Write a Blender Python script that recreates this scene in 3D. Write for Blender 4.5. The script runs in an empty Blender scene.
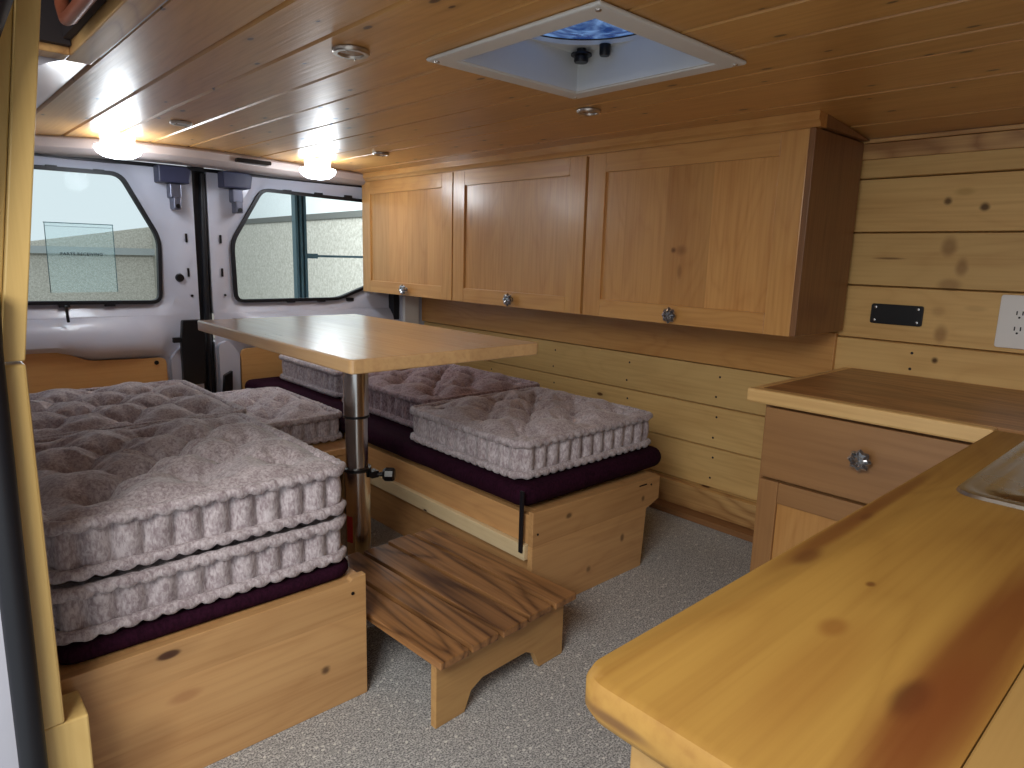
import bpy, math, random
from mathutils import Vector, Matrix, noise
random.seed(4)
COL = bpy.context.scene.collection
PI = math.pi

# ------------------------------------------------------------------ mesh helpers
class MB:
    def __init__(s): s.v=[]; s.f=[]
    def add(s, vs, fs):
        n=len(s.v); s.v += [tuple(p) for p in vs]; s.f += [tuple(n+i for i in f) for f in fs]; return s
    def box(s, x0,x1,y0,y1,z0,z1):
        v=[(x0,y0,z0),(x1,y0,z0),(x1,y1,z0),(x0,y1,z0),(x0,y0,z1),(x1,y0,z1),(x1,y1,z1),(x0,y1,z1)]
        return s.add(v,[(0,3,2,1),(4,5,6,7),(0,1,5,4),(1,2,6,5),(2,3,7,6),(3,0,4,7)])
    def prism(s, pts, axis, a, b):
        # pts: outline in the two other axes (x: (y,z), y: (x,z), z: (x,y)) swept from a to b
        def P(p,t):
            return {'x':(t,p[0],p[1]),'y':(p[0],t,p[1]),'z':(p[0],p[1],t)}[axis]
        n=len(pts); v=[P(p,a) for p in pts]+[P(p,b) for p in pts]
        f=[tuple(range(n-1,-1,-1)),tuple(range(n,2*n))]+[(i,(i+1)%n,n+(i+1)%n,n+i) for i in range(n)]
        return s.add(v,f)
    def ring(s, outer, inner, axis, a, b):
        # slab with a hole; outer and inner outlines share their point count
        def P(p,t):
            return {'x':(t,p[0],p[1]),'y':(p[0],t,p[1]),'z':(p[0],p[1],t)}[axis]
        n=len(outer); v=[P(p,a) for p in outer]+[P(p,a) for p in inner]+[P(p,b) for p in outer]+[P(p,b) for p in inner]
        f=[]
        for i in range(n):
            j=(i+1)%n
            f+=[(i,j,n+j,n+i),(2*n+i,3*n+i,3*n+j,2*n+j),(i,2*n+i,2*n+j,j),(n+i,n+j,3*n+j,3*n+i)]
        return s.add(v,f)
    def tube(s, pts, r, seg=12, closed=False, cap=True):
        pts=[Vector(p) for p in pts]; n=len(pts); v=[];f=[]
        rr = r if isinstance(r,(list,tuple)) else [r]*n
        up=Vector((0,0,1)); prev=None
        for i,p in enumerate(pts):
            a=pts[(i-1)%n] if (closed or i>0) else p; b=pts[(i+1)%n] if (closed or i<n-1) else p
            t=(b-a).normalized()
            if prev is None:
                u=t.cross(up)
                if u.length<.05: u=t.cross(Vector((1,0,0)))
            else: u=prev-t*prev.dot(t)
            u.normalize(); prev=u; w=t.cross(u)
            for k in range(seg):
                q=2*PI*k/seg; v.append(p+(u*math.cos(q)+w*math.sin(q))*rr[i])
        m=n if closed else n-1
        for i in range(m):
            for k in range(seg):
                a=i*seg+k; b=i*seg+(k+1)%seg; c=((i+1)%n)*seg+(k+1)%seg; d=((i+1)%n)*seg+k
                f.append((a,d,c,b))
        if cap and not closed:
            f.append(tuple(range(seg))); f.append(tuple((n-1)*seg+k for k in range(seg-1,-1,-1)))
        return s.add(v,f)
    def lathe(s, prof, c, axis='z', seg=32, lobes=0, amp=0):
        # prof: (radius, height) list; first/last may be radius 0
        v=[];f=[];m=len(prof)
        for r,h in prof:
            for k in range(seg):
                q=2*PI*k/seg; R=r*(1+amp*math.cos(lobes*q)) if lobes else r
                a,b=R*math.cos(q),R*math.sin(q)
                p={'z':(a,b,h),'x':(h,a,b),'y':(a,h,b)}[axis]
                v.append((p[0]+c[0],p[1]+c[1],p[2]+c[2]))
        for i in range(m-1):
            for k in range(seg):
                f.append((i*seg+k,i*seg+(k+1)%seg,(i+1)*seg+(k+1)%seg,(i+1)*seg+k))
        f.append(tuple(range(seg-1,-1,-1))); f.append(tuple((m-1)*seg+k for k in range(seg)))
        return s.add(v,f)
    def build(s, name, mat, parent=None, bevel=0, smooth=False, seg=2, origin=None):
        off = parent_world(parent) if parent else Vector((0,0,0))
        if parent is None and origin: off=Vector(origin)
        me=bpy.data.meshes.new(name)
        me.from_pydata([tuple(Vector(p)-off) for p in s.v],[],s.f); me.update()
        import bmesh
        bm=bmesh.new(); bm.from_mesh(me); bmesh.ops.recalc_face_normals(bm,faces=bm.faces); bm.to_mesh(me); bm.free()
        if smooth:
            for p in me.polygons: p.use_smooth=True
            try: me.set_sharp_from_angle(angle=math.radians(42))
            except Exception: pass
        me.materials.append(mat)
        o=bpy.data.objects.new(name,me); COL.objects.link(o)
        if parent: o.parent=parent
        else: o.location=off
        if bevel:
            b=o.modifiers.new('bevel','BEVEL'); b.width=bevel; b.segments=seg; b.limit_method='ANGLE'; b.angle_limit=math.radians(40)
            b.harden_normals=False
        return o
def parent_world(p):
    v=Vector((0,0,0))
    while p: v+=p.location; p=p.parent
    return v
def tag(o,label=None,cat=None,group=None,kind=None):
    if label: o['label']=label
    if cat: o['category']=cat
    if group: o['group']=group
    if kind: o['kind']=kind
    return o
def thing(name,loc,label,cat,group=None):
    o=bpy.data.objects.new(name,None); o.empty_display_size=.05; COL.objects.link(o); o.location=loc
    return tag(o,label,cat,group)
def struct(o): o['kind']='structure'; return o

# ------------------------------------------------------------------ materials
def srgb(r,g,b):
    def c(x):
        x/=255.; return x/12.92 if x<=.04045 else ((x+.055)/1.055)**2.4
    return (c(r),c(g),c(b),1)
def new_mat(name):
    m=bpy.data.materials.new(name); m.use_nodes=True; nt=m.node_tree
    b=nt.nodes['Principled BSDF']; return m,nt,b
def N(nt,t,**kw):
    n=nt.nodes.new(t)
    for k,v in kw.items(): setattr(n,k,v)
    return n
def math_(nt,op,a,b=None,c=None,clamp=False):
    n=N(nt,'ShaderNodeMath',operation=op,use_clamp=clamp)
    for i,x in enumerate((a,b,c)):
        if x is None: continue
        if hasattr(x,'links'): nt.links.new(x,n.inputs[i])
        else: n.inputs[i].default_value=x
    return n.outputs[0]
def mix(nt,fac,a,b,blend='MIX'):
    n=N(nt,'ShaderNodeMix',data_type='RGBA',blend_type=blend)
    for s,x in ((n.inputs[0],fac),(n.inputs[6],a),(n.inputs[7],b)):
        if hasattr(x,'links'): nt.links.new(x,s)
        else: s.default_value=x
    return n.outputs[2]
def ramp(nt,x,lo,hi):
    n=N(nt,'ShaderNodeMapRange',interpolation_type='SMOOTHSTEP')
    nt.links.new(x,n.inputs[0]); n.inputs[1].default_value=lo; n.inputs[2].default_value=hi
    n.inputs[3].default_value=0; n.inputs[4].default_value=1
    return n.outputs[0]
def plain(name,col,rough=.5,metal=0,spec=.5,emit=None,estr=0,coat=0,trans=0,ior=1.45,alpha=1):
    m,nt,b=new_mat(name)
    b.inputs['Base Color'].default_value=col; b.inputs['Roughness'].default_value=rough
    b.inputs['Metallic'].default_value=metal; b.inputs['Specular IOR Level'].default_value=spec
    b.inputs['Coat Weight'].default_value=coat; b.inputs['Transmission Weight'].default_value=trans; b.inputs['IOR'].default_value=ior
    b.inputs['Alpha'].default_value=alpha
    if emit: b.inputs['Emission Color'].default_value=emit; b.inputs['Emission Strength'].default_value=estr
    # slight procedural unevenness
    if not trans and alpha==1 and not emit:
        tc=N(nt,'ShaderNodeNewGeometry'); no=N(nt,'ShaderNodeTexNoise'); no.inputs['Scale'].default_value=9; no.inputs['Detail'].default_value=4
        nt.links.new(tc.outputs['Position'],no.inputs['Vector'])
        r=math_(nt,'MULTIPLY_ADD',no.outputs['Fac'],.12,rough-.06,clamp=True); nt.links.new(r,b.inputs['Roughness'])
        dark=tuple(c*.9 for c in col[:3])+(1,)
        nt.links.new(mix(nt,no.outputs['Fac'],dark,col),b.inputs['Base Color'])
    return m
def wood(name,light,dark,axis='Y',rough=.35,knot=.5,knotcol=(70,34,14),tint=.12,rings=.5,spots=(),fine=1.0,coat=.15,bump=.12,planks=None,sat=.93,spec=.5,hue=.504,coatr=.2,across='Z',kden=(3.0,7.5)):
    m,nt,b=new_mat(name); L=nt.links.new
    geo=N(nt,'ShaderNodeNewGeometry')
    rnd=geo.outputs['Random Per Island']
    off=N(nt,'ShaderNodeCombineXYZ')
    for i,k in enumerate((7.3,13.1,5.7)): L(math_(nt,'MULTIPLY',rnd,k),off.inputs[i])
    add=N(nt,'ShaderNodeVectorMath',operation='ADD'); L(geo.outputs['Position'],add.inputs[0]); L(off.outputs[0],add.inputs[1])
    vec=add.outputs[0]
    tintsrc=rnd
    if planks:   # (axis index, width): glued staves inside one board
        sp=N(nt,'ShaderNodeSeparateXYZ'); L(geo.outputs['Position'],sp.inputs[0])
        fl=math_(nt,'FLOOR',math_(nt,'DIVIDE',sp.outputs[planks[0]],planks[1]))
        wn=N(nt,'ShaderNodeTexWhiteNoise',noise_dimensions='1D'); L(math_(nt,'ADD',fl,math_(nt,'MULTIPLY',rnd,91.)),wn.inputs['W'])
        a2=N(nt,'ShaderNodeVectorMath',operation='SCALE'); L(wn.outputs['Color'],a2.inputs[0]); a2.inputs['Scale'].default_value=9
        a3=N(nt,'ShaderNodeVectorMath',operation='ADD'); L(vec,a3.inputs[0]); L(a2.outputs[0],a3.inputs[1]); vec=a3.outputs[0]
        tintsrc=wn.outputs['Value']
    def mapped(al,ac):
        mp=N(nt,'ShaderNodeMapping'); L(vec,mp.inputs[0])
        mp.inputs['Scale'].default_value=tuple(al if axis==a else ac for a in 'XYZ'); return mp.outputs[0]
    n1=N(nt,'ShaderNodeTexNoise'); L(mapped(1.1,5.5),n1.inputs['Vector']); n1.inputs['Scale'].default_value=1; n1.inputs['Detail'].default_value=2; n1.inputs['Distortion'].default_value=.4
    ring=math_(nt,'PINGPONG',math_(nt,'MULTIPLY',n1.outputs['Fac'],22.),1.)
    ring=math_(nt,'POWER',ring,2.2)
    n2=N(nt,'ShaderNodeTexNoise'); L(mapped(3.*fine,110.*fine),n2.inputs['Vector']); n2.inputs['Scale'].default_value=1; n2.inputs['Detail'].default_value=5
    n3=N(nt,'ShaderNodeTexNoise'); L(mapped(.9,4.5),n3.inputs['Vector']); n3.inputs['Scale'].default_value=1.3; n3.inputs['Detail'].default_value=3
    g=math_(nt,'ADD',math_(nt,'MULTIPLY',ring,rings*.5),math_(nt,'MULTIPLY',ramp(nt,n2.outputs['Fac'],.35,.75),.35))
    g=math_(nt,'ADD',g,math_(nt,'MULTIPLY',ramp(nt,n3.outputs['Fac'],.4,.75),.35),clamp=True)
    col=mix(nt,g,light,dark)
    kc=srgb(*knotcol)
    if knot>0:
        sv=N(nt,'ShaderNodeSeparateXYZ'); L(vec,sv.inputs[0]); cv=N(nt,'ShaderNodeCombineXYZ')
        L(math_(nt,'MULTIPLY',sv.outputs['XYZ'.index(axis)],kden[0]),cv.inputs[0]); L(math_(nt,'MULTIPLY',sv.outputs['XYZ'.index(across)],kden[1]),cv.inputs[1])
        vo=N(nt,'ShaderNodeTexVoronoi',voronoi_dimensions='2D'); L(cv.outputs[0],vo.inputs['Vector']); vo.inputs['Scale'].default_value=1
        sc=N(nt,'ShaderNodeSeparateColor'); L(vo.outputs['Color'],sc.inputs[0])
        gate=math_(nt,'LESS_THAN',sc.outputs[0],knot)
        size=math_(nt,'MULTIPLY_ADD',sc.outputs[1],.06,.035)
        km=math_(nt,'SUBTRACT',1.,math_(nt,'DIVIDE',vo.outputs['Distance'],size),clamp=True)
        km=ramp(nt,km,0,.45); halo=math_(nt,'SUBTRACT',1.,math_(nt,'DIVIDE',vo.outputs['Distance'],math_(nt,'MULTIPLY',size,2.8)),clamp=True)
        km=math_(nt,'MULTIPLY',math_(nt,'ADD',math_(nt,'MULTIPLY',km,.75),math_(nt,'MULTIPLY',halo,.25)),gate,clamp=True)
        col=mix(nt,km,col,kc)
    for (cx,cy,cz,rx,ry,rz,amt,c) in spots:    # known knots and burl marks, each an ellipsoid of darker wood
        sb=N(nt,'ShaderNodeVectorMath',operation='SUBTRACT'); L(geo.outputs['Position'],sb.inputs[0]); sb.inputs[1].default_value=(cx,cy,cz)
        dv=N(nt,'ShaderNodeVectorMath',operation='DIVIDE'); L(sb.outputs[0],dv.inputs[0]); dv.inputs[1].default_value=(rx,ry,rz)
        ln=N(nt,'ShaderNodeVectorMath',operation='LENGTH'); L(dv.outputs[0],ln.inputs[0])
        wob=math_(nt,'ADD',ln.outputs['Value'],math_(nt,'MULTIPLY_ADD',n3.outputs['Fac'],.9,-.45))
        wob=math_(nt,'ADD',wob,math_(nt,'MULTIPLY_ADD',n2.outputs['Fac'],.5,-.25))
        mk=math_(nt,'SUBTRACT',1.,ramp(nt,wob,.35,1.3))
        col=mix(nt,math_(nt,'MULTIPLY',mk,amt),col,srgb(*c))
    v=math_(nt,'MULTIPLY_ADD',tintsrc,2*tint,1-tint)
    hsv=N(nt,'ShaderNodeHueSaturation'); L(col,hsv.inputs['Color']); hsv.inputs['Saturation'].default_value=sat; hsv.inputs['Hue'].default_value=hue; b.inputs['Specular IOR Level'].default_value=spec; L(v,hsv.inputs['Value'])
    L(hsv.outputs[0],b.inputs['Base Color'])
    L(math_(nt,'MULTIPLY_ADD',n2.outputs['Fac'],.12,rough-.06),b.inputs['Roughness'])
    b.inputs['Coat Weight'].default_value=coat; b.inputs['Coat Roughness'].default_value=coatr
    bp=N(nt,'ShaderNodeBump'); bp.inputs['Strength'].default_value=bump; bp.inputs['Distance'].default_value=.002
    L(math_(nt,'ADD',n2.outputs['Fac'],math_(nt,'MULTIPLY',n3.outputs['Fac'],3.)),bp.inputs['Height']); L(bp.outputs[0],b.inputs['Normal'])
    return m

KB=(58,28,12); RB=(120,70,32)
M={}
M['wall']=wood('wall_pine',srgb(216,176,108),srgb(188,140,76),'Y',rough=.42,knot=.16,knotcol=(100,56,24),rings=.4,tint=.09,coat=0,spec=.2,kden=(4,9),spots=[
  (2.339,.640,1.075,.1,.022,.032,.55,(120,74,34)),(2.339,.600,1.02,.1,.018,.030,.55,(120,74,34)),
  (2.339,.625,.965,.1,.032,.020,.45,(120,74,34)),(2.339,.645,.885,.1,.022,.018,.3,(140,92,50)),
  (2.339,.630,.815,.1,.020,.030,.55,(120,74,34)),
  (2.339,.635,.735,.1,.010,.010,.9,KB),(2.339,.660,1.21,.1,.012,.012,.8,KB),(2.339,.565,1.19,.1,.013,.013,.85,KB),
  (2.339,.62,1.235,.1,.028,.012,.4,(150,110,40)),(2.339,.80,1.04,.1,.05,.004,.7,(90,50,22)),(2.339,.55,.90,.1,.03,.01,.25,(140,92,50))])
M['ceiling']=wood('ceiling_pine',srgb(204,152,88),srgb(172,116,58),'Y',rough=.42,knot=.42,knotcol=(64,32,14),rings=.4,tint=.12,coat=.5,bump=.45,coatr=.32,sat=1.0,across='X',kden=(5.0,11.))
M['alder_v']=wood('cabinet_alder_upright_grain',srgb(204,150,90),srgb(176,116,60),'Z',rough=.32,knot=0,rings=.5,tint=.09,coat=.25,sat=1.0,planks=(1,.175),
  spots=[(1.968,1.33,1.05,.1,.028,.022,.55,(120,70,36)),(1.968,1.36,1.05,.1,.012,.012,.8,(90,48,22)),(1.968,1.33,.98,.1,.012,.03,.45,(110,62,30)),(1.968,2.46,1.19,.1,.015,.06,.35,(130,80,46))])
M['alder_h']=wood('cabinet_alder_level_grain',srgb(208,154,92),srgb(180,120,64),'Y',rough=.32,knot=.0,rings=.6,tint=.06,coat=.25,sat=1.0)
M['alder_frame']=wood('cabinet_alder_stile',srgb(208,154,92),srgb(180,120,64),'Z',rough=.32,knot=.0,rings=.6,tint=.06,coat=.25,sat=1.0)
M['alder_shaded']=wood('cabinet_alder_shaded_side',srgb(140,92,50),srgb(106,64,32),'Z',rough=.4,knot=.1,rings=.5,tint=.06,coat=.1)  # same alder as the fronts, with the cabinet end's shade put into the colour
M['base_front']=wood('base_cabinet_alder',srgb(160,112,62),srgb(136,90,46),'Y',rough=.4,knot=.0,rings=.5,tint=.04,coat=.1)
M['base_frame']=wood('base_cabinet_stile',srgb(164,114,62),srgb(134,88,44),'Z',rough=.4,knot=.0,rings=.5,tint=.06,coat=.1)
M['box_x']=wood('bed_box_pine_crosswise',srgb(200,150,92),srgb(168,114,60),'X',rough=.4,knot=.12,rings=.45,tint=.08,coat=.1,planks=(2,.105),
   spots=[(.62,1.27,.10,.012,.1,.010,.8,KB),(.33,1.27,.17,.03,.1,.012,.5,(150,90,46)),(.27,1.27,.10,.05,.1,.05,.25,(120,76,40)),(1.40,1.26,.27,.014,.1,.009,.7,KB),(1.66,1.26,.13,.01,.1,.014,.7,KB),(1.5,1.26,.07,.012,.1,.012,.6,KB),(1.76,1.26,.24,.010,.1,.012,.7,KB)])
M['box_y']=wood('bed_box_pine_lengthwise',srgb(206,152,92),srgb(172,114,62),'Y',rough=.42,knot=.2,rings=.5,tint=.06,coat=.1)
M['batten']=wood('pale_batten_pine',srgb(226,202,158),srgb(205,176,126),'Y',rough=.45,knot=.05,rings=.3,tint=.03)
M['table']=wood('tabletop_birch',srgb(200,158,106),srgb(174,126,80),'Y',rough=.3,knot=.08,rings=.45,tint=.07,coat=.8,coatr=.22,bump=.15,planks=(0,.14))
M['slat']=wood('stool_slat_cedar',srgb(172,116,62),srgb(82,46,20),'Y',rough=.45,knot=0,rings=1.3,tint=.28,coat=.1,fine=1.0)
M['stool_leg']=wood('stool_end_pine',srgb(196,148,82),srgb(168,116,58),'X',rough=.45,knot=.08,rings=.5,tint=.05,coat=.1)
M['counter_back']=wood('countertop_pine_wall_run',srgb(176,122,66),srgb(120,74,34),'Y',rough=.42,knot=.12,rings=.8,tint=.14,coat=.15,planks=(0,.105))
M['counter_edge']=wood('countertop_pine_edge',srgb(226,182,112),srgb(196,146,80),'Y',rough=.45,knot=.25,rings=.4,tint=.05)
M['counter']=wood('countertop_pine_peninsula',srgb(168,126,60),srgb(142,98,42),'X',rough=.55,knot=.0,rings=.6,tint=.03,coat=.0,bump=.08,sat=1.0,spots=[
  (.86,.315,.68,.17,.014,.1,.75,(110,58,22)),(1.08,.318,.68,.20,.012,.1,.7,(112,62,26)),(.945,.311,.68,.02,.006,.1,.5,(90,46,20)),(.755,.305,.68,.035,.012,.1,.7,(96,50,20)),
  (.72,.118,.68,.34,.030,.1,.85,(106,50,20)),(.56,.135,.68,.035,.012,.1,.75,(62,30,16)),(.54,.115,.68,.12,.03,.1,.6,(110,54,22)),
  (.535,.20,.68,.12,.028,.1,.35,(140,90,36)),(.62,.22,.68,.022,.012,.1,.6,(128,76,30)),(.74,.23,.68,.008,.005,.1,.8,(100,56,22)),
  (.395,.29,.655,.05,.04,.006,.7,(84,48,30)),(.395,.22,.645,.05,.03,.006,.7,(84,48,30))])
M['counter_pale']=wood('countertop_pine_pale_board',srgb(178,136,70),srgb(160,116,52),'X',rough=.5,knot=.0,rings=.3,tint=.02,coat=.0)
M['post']=wood('post_pine',srgb(222,184,108),srgb(200,158,80),'Z',rough=.4,knot=.06,rings=.4,tint=.05)
M['trimpine']=wood('trim_pine',srgb(212,164,98),srgb(160,108,54),'Y',rough=.42,knot=.0,rings=1.3,tint=.05)
M['ledge']=wood('ledge_pine',srgb(146,96,50),srgb(120,74,36),'Y',rough=.5,knot=.05,rings=.4,tint=.03)
M['ply']=wood('door_plywood',srgb(206,152,84),srgb(188,130,64),'X',rough=.45,knot=.05,rings=.3,tint=.05,knotcol=(90,50,22))
M['white']=plain('white_painted_metal',srgb(192,194,208),.35,coat=.3)
M['cream']=plain('header_liner',srgb(186,172,168),.5)
M['vent']=plain('white_plastic',srgb(222,224,222),.4)
M['outlet']=plain('outlet_plastic',srgb(236,236,234),.35)
M['seal']=plain('dark_blue_seal',srgb(24,30,48),.6)
M['black']=plain('black_rubber',srgb(18,19,26),.5)
M['blackm']=plain('black_plastic',srgb(14,14,18),.35)
M['chrome']=plain('brushed_steel',srgb(200,198,196),.2,metal=1)
M['steel']=plain('stainless_steel',srgb(190,190,186),.28,metal=1)
M['steeldark']=plain('shaded_steel',srgb(70,74,76),.4,metal=1)  # shade inside the sink bowl is put into this darker steel colour
M['lensrim']=plain('satin_nickel',srgb(190,180,170),.3,metal=1)
M['lens']=plain('frosted_lens',srgb(170,140,110),.25)
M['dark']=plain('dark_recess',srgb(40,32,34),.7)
M['pipe']=plain('copper_pipe',srgb(150,84,60),.4,metal=.3)
M['bracket']=plain('dark_bracket',srgb(52,54,78),.45)
M['lamp']=plain('lamp_diffuser',(1,1,1,1),.4,emit=(.82,.91,1,1),estr=15)
M['red']=plain('red_sticker',srgb(170,40,40),.5)
M['track']=plain('teal_steel_track',srgb(96,120,128),.4,metal=.3)
M['track_grey']=plain('grey_rail',srgb(168,172,172),.8)
M['catch']=plain('grey_metal_catch',srgb(110,112,128),.35,metal=.6)
M['text']=plain('grey_lettering',srgb(30,40,44),.6)

def glass_mat(name,tint,rough=.0,glossy=.12):
    m,nt,b=new_mat(name); nt.nodes.remove(b); out=[n for n in nt.nodes if n.type=='OUTPUT_MATERIAL'][0]
    t=N(nt,'ShaderNodeBsdfTransparent'); t.inputs[0].default_value=tint
    g=N(nt,'ShaderNodeBsdfGlossy'); g.inputs['Roughness'].default_value=.03
    fr=N(nt,'ShaderNodeFresnel'); fr.inputs[0].default_value=1.45
    mx=N(nt,'ShaderNodeMixShader'); nt.links.new(math_(nt,'MULTIPLY',fr.outputs[0],.08),mx.inputs[0]); nt.links.new(t.outputs[0],mx.inputs[1]); nt.links.new(g.outputs[0],mx.inputs[2])
    nt.links.new(mx.outputs[0],out.inputs[0]); return m
M['glass']=glass_mat('window_glass',(.93,.98,.98,1))
def film_mat():
    m,nt,b=new_mat('translucent_film'); nt.nodes.remove(b); out=[n for n in nt.nodes if n.type=='OUTPUT_MATERIAL'][0]
    t=N(nt,'ShaderNodeBsdfTransparent'); t.inputs[0].default_value=(.95,.98,.985,1)
    d=N(nt,'ShaderNodeBsdfTranslucent'); d.inputs[0].default_value=(.72,.86,.86,1)
    mx=N(nt,'ShaderNodeMixShader'); mx.inputs[0].default_value=.14
    nt.links.new(t.outputs[0],mx.inputs[1]); nt.links.new(d.outputs[0],mx.inputs[2]); nt.links.new(mx.outputs[0],out.inputs[0]); return m
M['film']=film_mat()
def knob_mat():
    m,nt,b=new_mat('cut_glass_knob')
    b.inputs['Base Color'].default_value=(.75,.76,.78,1); b.inputs['Roughness'].default_value=.06; b.inputs['Metallic'].default_value=.75
    b.inputs['Coat Weight'].default_value=1
    lw=N(nt,'ShaderNodeLayerWeight'); lw.inputs[0].default_value=.4
    nt.links.new(mix(nt,lw.outputs['Facing'],(.10,.10,.11,1),(1,1,1,1)),b.inputs['Base Color'])  # glints put into the colour: dark face-on, white at grazing angles
    return m
M['knob']=knob_mat()
def dome_mat():
    m,nt,b=new_mat('tinted_vent_lid')
    geo=N(nt,'ShaderNodeNewGeometry'); no=N(nt,'ShaderNodeTexNoise'); no.inputs['Scale'].default_value=14; no.inputs['Detail'].default_value=5; no.inputs['Distortion'].default_value=1.5
    nt.links.new(geo.outputs['Position'],no.inputs['Vector'])
    nt.links.new(mix(nt,ramp(nt,no.outputs['Fac'],.4,.7),srgb(34,62,120),srgb(96,140,196)),b.inputs['Base Color'])
    nt.links.new(mix(nt,ramp(nt,no.outputs['Fac'],.4,.7),srgb(34,62,120),srgb(120,160,214)),b.inputs['Emission Color']); b.inputs['Emission Strength'].default_value=.45  # the lid is no lamp: light coming through it is put in as emission
    b.inputs['Roughness'].default_value=.2; return m
M['dome']=dome_mat()
def carpet_mat():
    m,nt,b=new_mat('grey_speckled_carpet'); L=nt.links.new
    geo=N(nt,'ShaderNodeNewGeometry')
    n1=N(nt,'ShaderNodeTexNoise'); n1.inputs['Scale'].default_value=240; n1.inputs['Detail'].default_value=3; n1.inputs['Roughness'].default_value=.7; L(geo.outputs['Position'],n1.inputs['Vector'])
    n2=N(nt,'ShaderNodeTexNoise'); n2.inputs['Scale'].default_value=60; n2.inputs['Detail'].default_value=3; L(geo.outputs['Position'],n2.inputs['Vector'])
    c=mix(nt,ramp(nt,n1.outputs['Fac'],.36,.66),srgb(112,112,114),srgb(222,222,220))
    c=mix(nt,math_(nt,'MULTIPLY',ramp(nt,n2.outputs['Fac'],.4,.7),.3),c,srgb(104,104,106))
    vo=N(nt,'ShaderNodeTexVoronoi'); vo.inputs['Scale'].default_value=45; L(geo.outputs['Position'],vo.inputs['Vector'])
    c=mix(nt,math_(nt,'MULTIPLY',math_(nt,'LESS_THAN',vo.outputs['Distance'],.16),.8),c,srgb(226,226,220))
    L(c,b.inputs['Base Color']); b.inputs['Roughness'].default_value=.95; b.inputs['Specular IOR Level'].default_value=.1
    bp=N(nt,'ShaderNodeBump'); bp.inputs['Strength'].default_value=.5; bp.inputs['Distance'].default_value=.004; L(n1.outputs['Fac'],bp.inputs['Height']); L(bp.outputs[0],b.inputs['Normal'])
    return m
M['carpet']=carpet_mat()
def velvet(name,dk,lt):
    m,nt,b=new_mat(name); L=nt.links.new
    geo=N(nt,'ShaderNodeNewGeometry')
    mp=N(nt,'ShaderNodeMapping'); mp.inputs['Scale'].default_value=(1,1,.45); L(geo.outputs['Position'],mp.inputs[0])
    n1=N(nt,'ShaderNodeTexNoise'); n1.inputs['Scale'].default_value=170; n1.inputs['Detail'].default_value=5; n1.inputs['Roughness'].default_value=.65; n1.inputs['Distortion'].default_value=.5; L(mp.outputs[0],n1.inputs['Vector'])
    n2=N(nt,'ShaderNodeTexNoise'); n2.inputs['Scale'].default_value=24; n2.inputs['Detail'].default_value=4; L(geo.outputs['Position'],n2.inputs['Vector'])
    f=math_(nt,'ADD',n1.outputs['Fac'],math_(nt,'MULTIPLY_ADD',n2.outputs['Fac'],.35,-.175))
    L(mix(nt,ramp(nt,f,.30,.70),dk,lt),b.inputs['Base Color'])
    b.inputs['Roughness'].default_value=.8; b.inputs['Sheen Weight'].default_value=.3; b.inputs['Sheen Roughness'].default_value=.45; b.inputs['Specular IOR Level'].default_value=.25
    bp=N(nt,'ShaderNodeBump'); bp.inputs['Strength'].default_value=.3; bp.inputs['Distance'].default_value=.002; L(n1.outputs['Fac'],bp.inputs['Height']); L(bp.outputs[0],b.inputs['Normal'])
    return m
M['velvet']=velvet('crushed_velvet',srgb(144,130,135),srgb(203,195,199))
M['velvet2']=velvet('crushed_velvet_mauve',srgb(118,96,104),srgb(186,168,175))
M['plum']=velvet('plum_cloth',srgb(32,11,24),srgb(48,18,36))
for k_,v_ in (('Sheen Weight',0),('Specular IOR Level',.08),('Roughness',.95)): M['plum'].node_tree.nodes['Principled BSDF'].inputs[k_].default_value=v_
def stucco():
    m,nt,b=new_mat('beige_rough_wall'); L=nt.links.new
    geo=N(nt,'ShaderNodeNewGeometry'); n1=N(nt,'ShaderNodeTexNoise'); n1.inputs['Scale'].default_value=26; n1.inputs['Detail'].default_value=5; n1.inputs['Roughness'].default_value=.75; L(geo.outputs['Position'],n1.inputs['Vector'])
    L(mix(nt,ramp(nt,n1.outputs['Fac'],.35,.65),srgb(172,166,154),srgb(208,202,192)),b.inputs['Base Color']); b.inputs['Roughness'].default_value=.95; return m
M['stucco']=stucco()
M['stuccotop']=plain('grey_cap',srgb(110,110,106),.9)
M['outwhite']=plain('white_upper_wall',srgb(240,244,244),.9)

# ------------------------------------------------------------------ constants of the van (metres)
W=2.339; F=1.968; CZ=1.44; RD=3.45
# ------------------------------------------------------------------ floor, wall, ceiling
struct(MB().box(-.05,2.42,-.9,3.5,-.03,0).build('floor',M['carpet']))

def plank_profile(a0,a1,face,back,g=.0035,d=.009):
    # outline of a tongue board: (position along stack, distance) with chamfered visible edges
    return [(a0+.0012,face+d),(a0+g,face),(a1-g,face),(a1-.0012,face+d),(a1-.0006,back),(a0+.0006,back)]
wb=MB()
zs=[0,.125,.29,.456,.618]
for a,b_ in zip(zs[:-1],zs[1:]):
    pr=[(p[1],p[0]) for p in plank_profile(a,b_,W,W+.03)]
    wb.prism(pr,'y',-.9,3.345)
for a,b_ in zip([.618,.78,.952,1.12,1.287],[.78,.952,1.12,1.287,1.41]):
    pr=[(p[1],p[0]) for p in plank_profile(a,b_,W,W+.03)]
    wb.prism(pr,'y',-.9,3.345)
wb.box(W+.0305,W+.05,-.9,3.345,0,1.41)
struct(wb.build('wall_right',M['wall']))
nb=MB()
for Y in (1.36,1.80,2.25,2.72,3.2):
    for z in (.165,.25,.33,.415,.495,.575): nb.lathe([(.0045,W+.001),(.0045,W-.0006),(.001,W-.0008)],(0,Y+.006*math.sin(z*40),z),'x',8)
for Y in (1.22,.70,1.30): 
    for z in (.70,.75): nb.lathe([(.0045,W+.001),(.0045,W-.0006),(.001,W-.0008)],(0,Y,z),'x',8)
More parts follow.
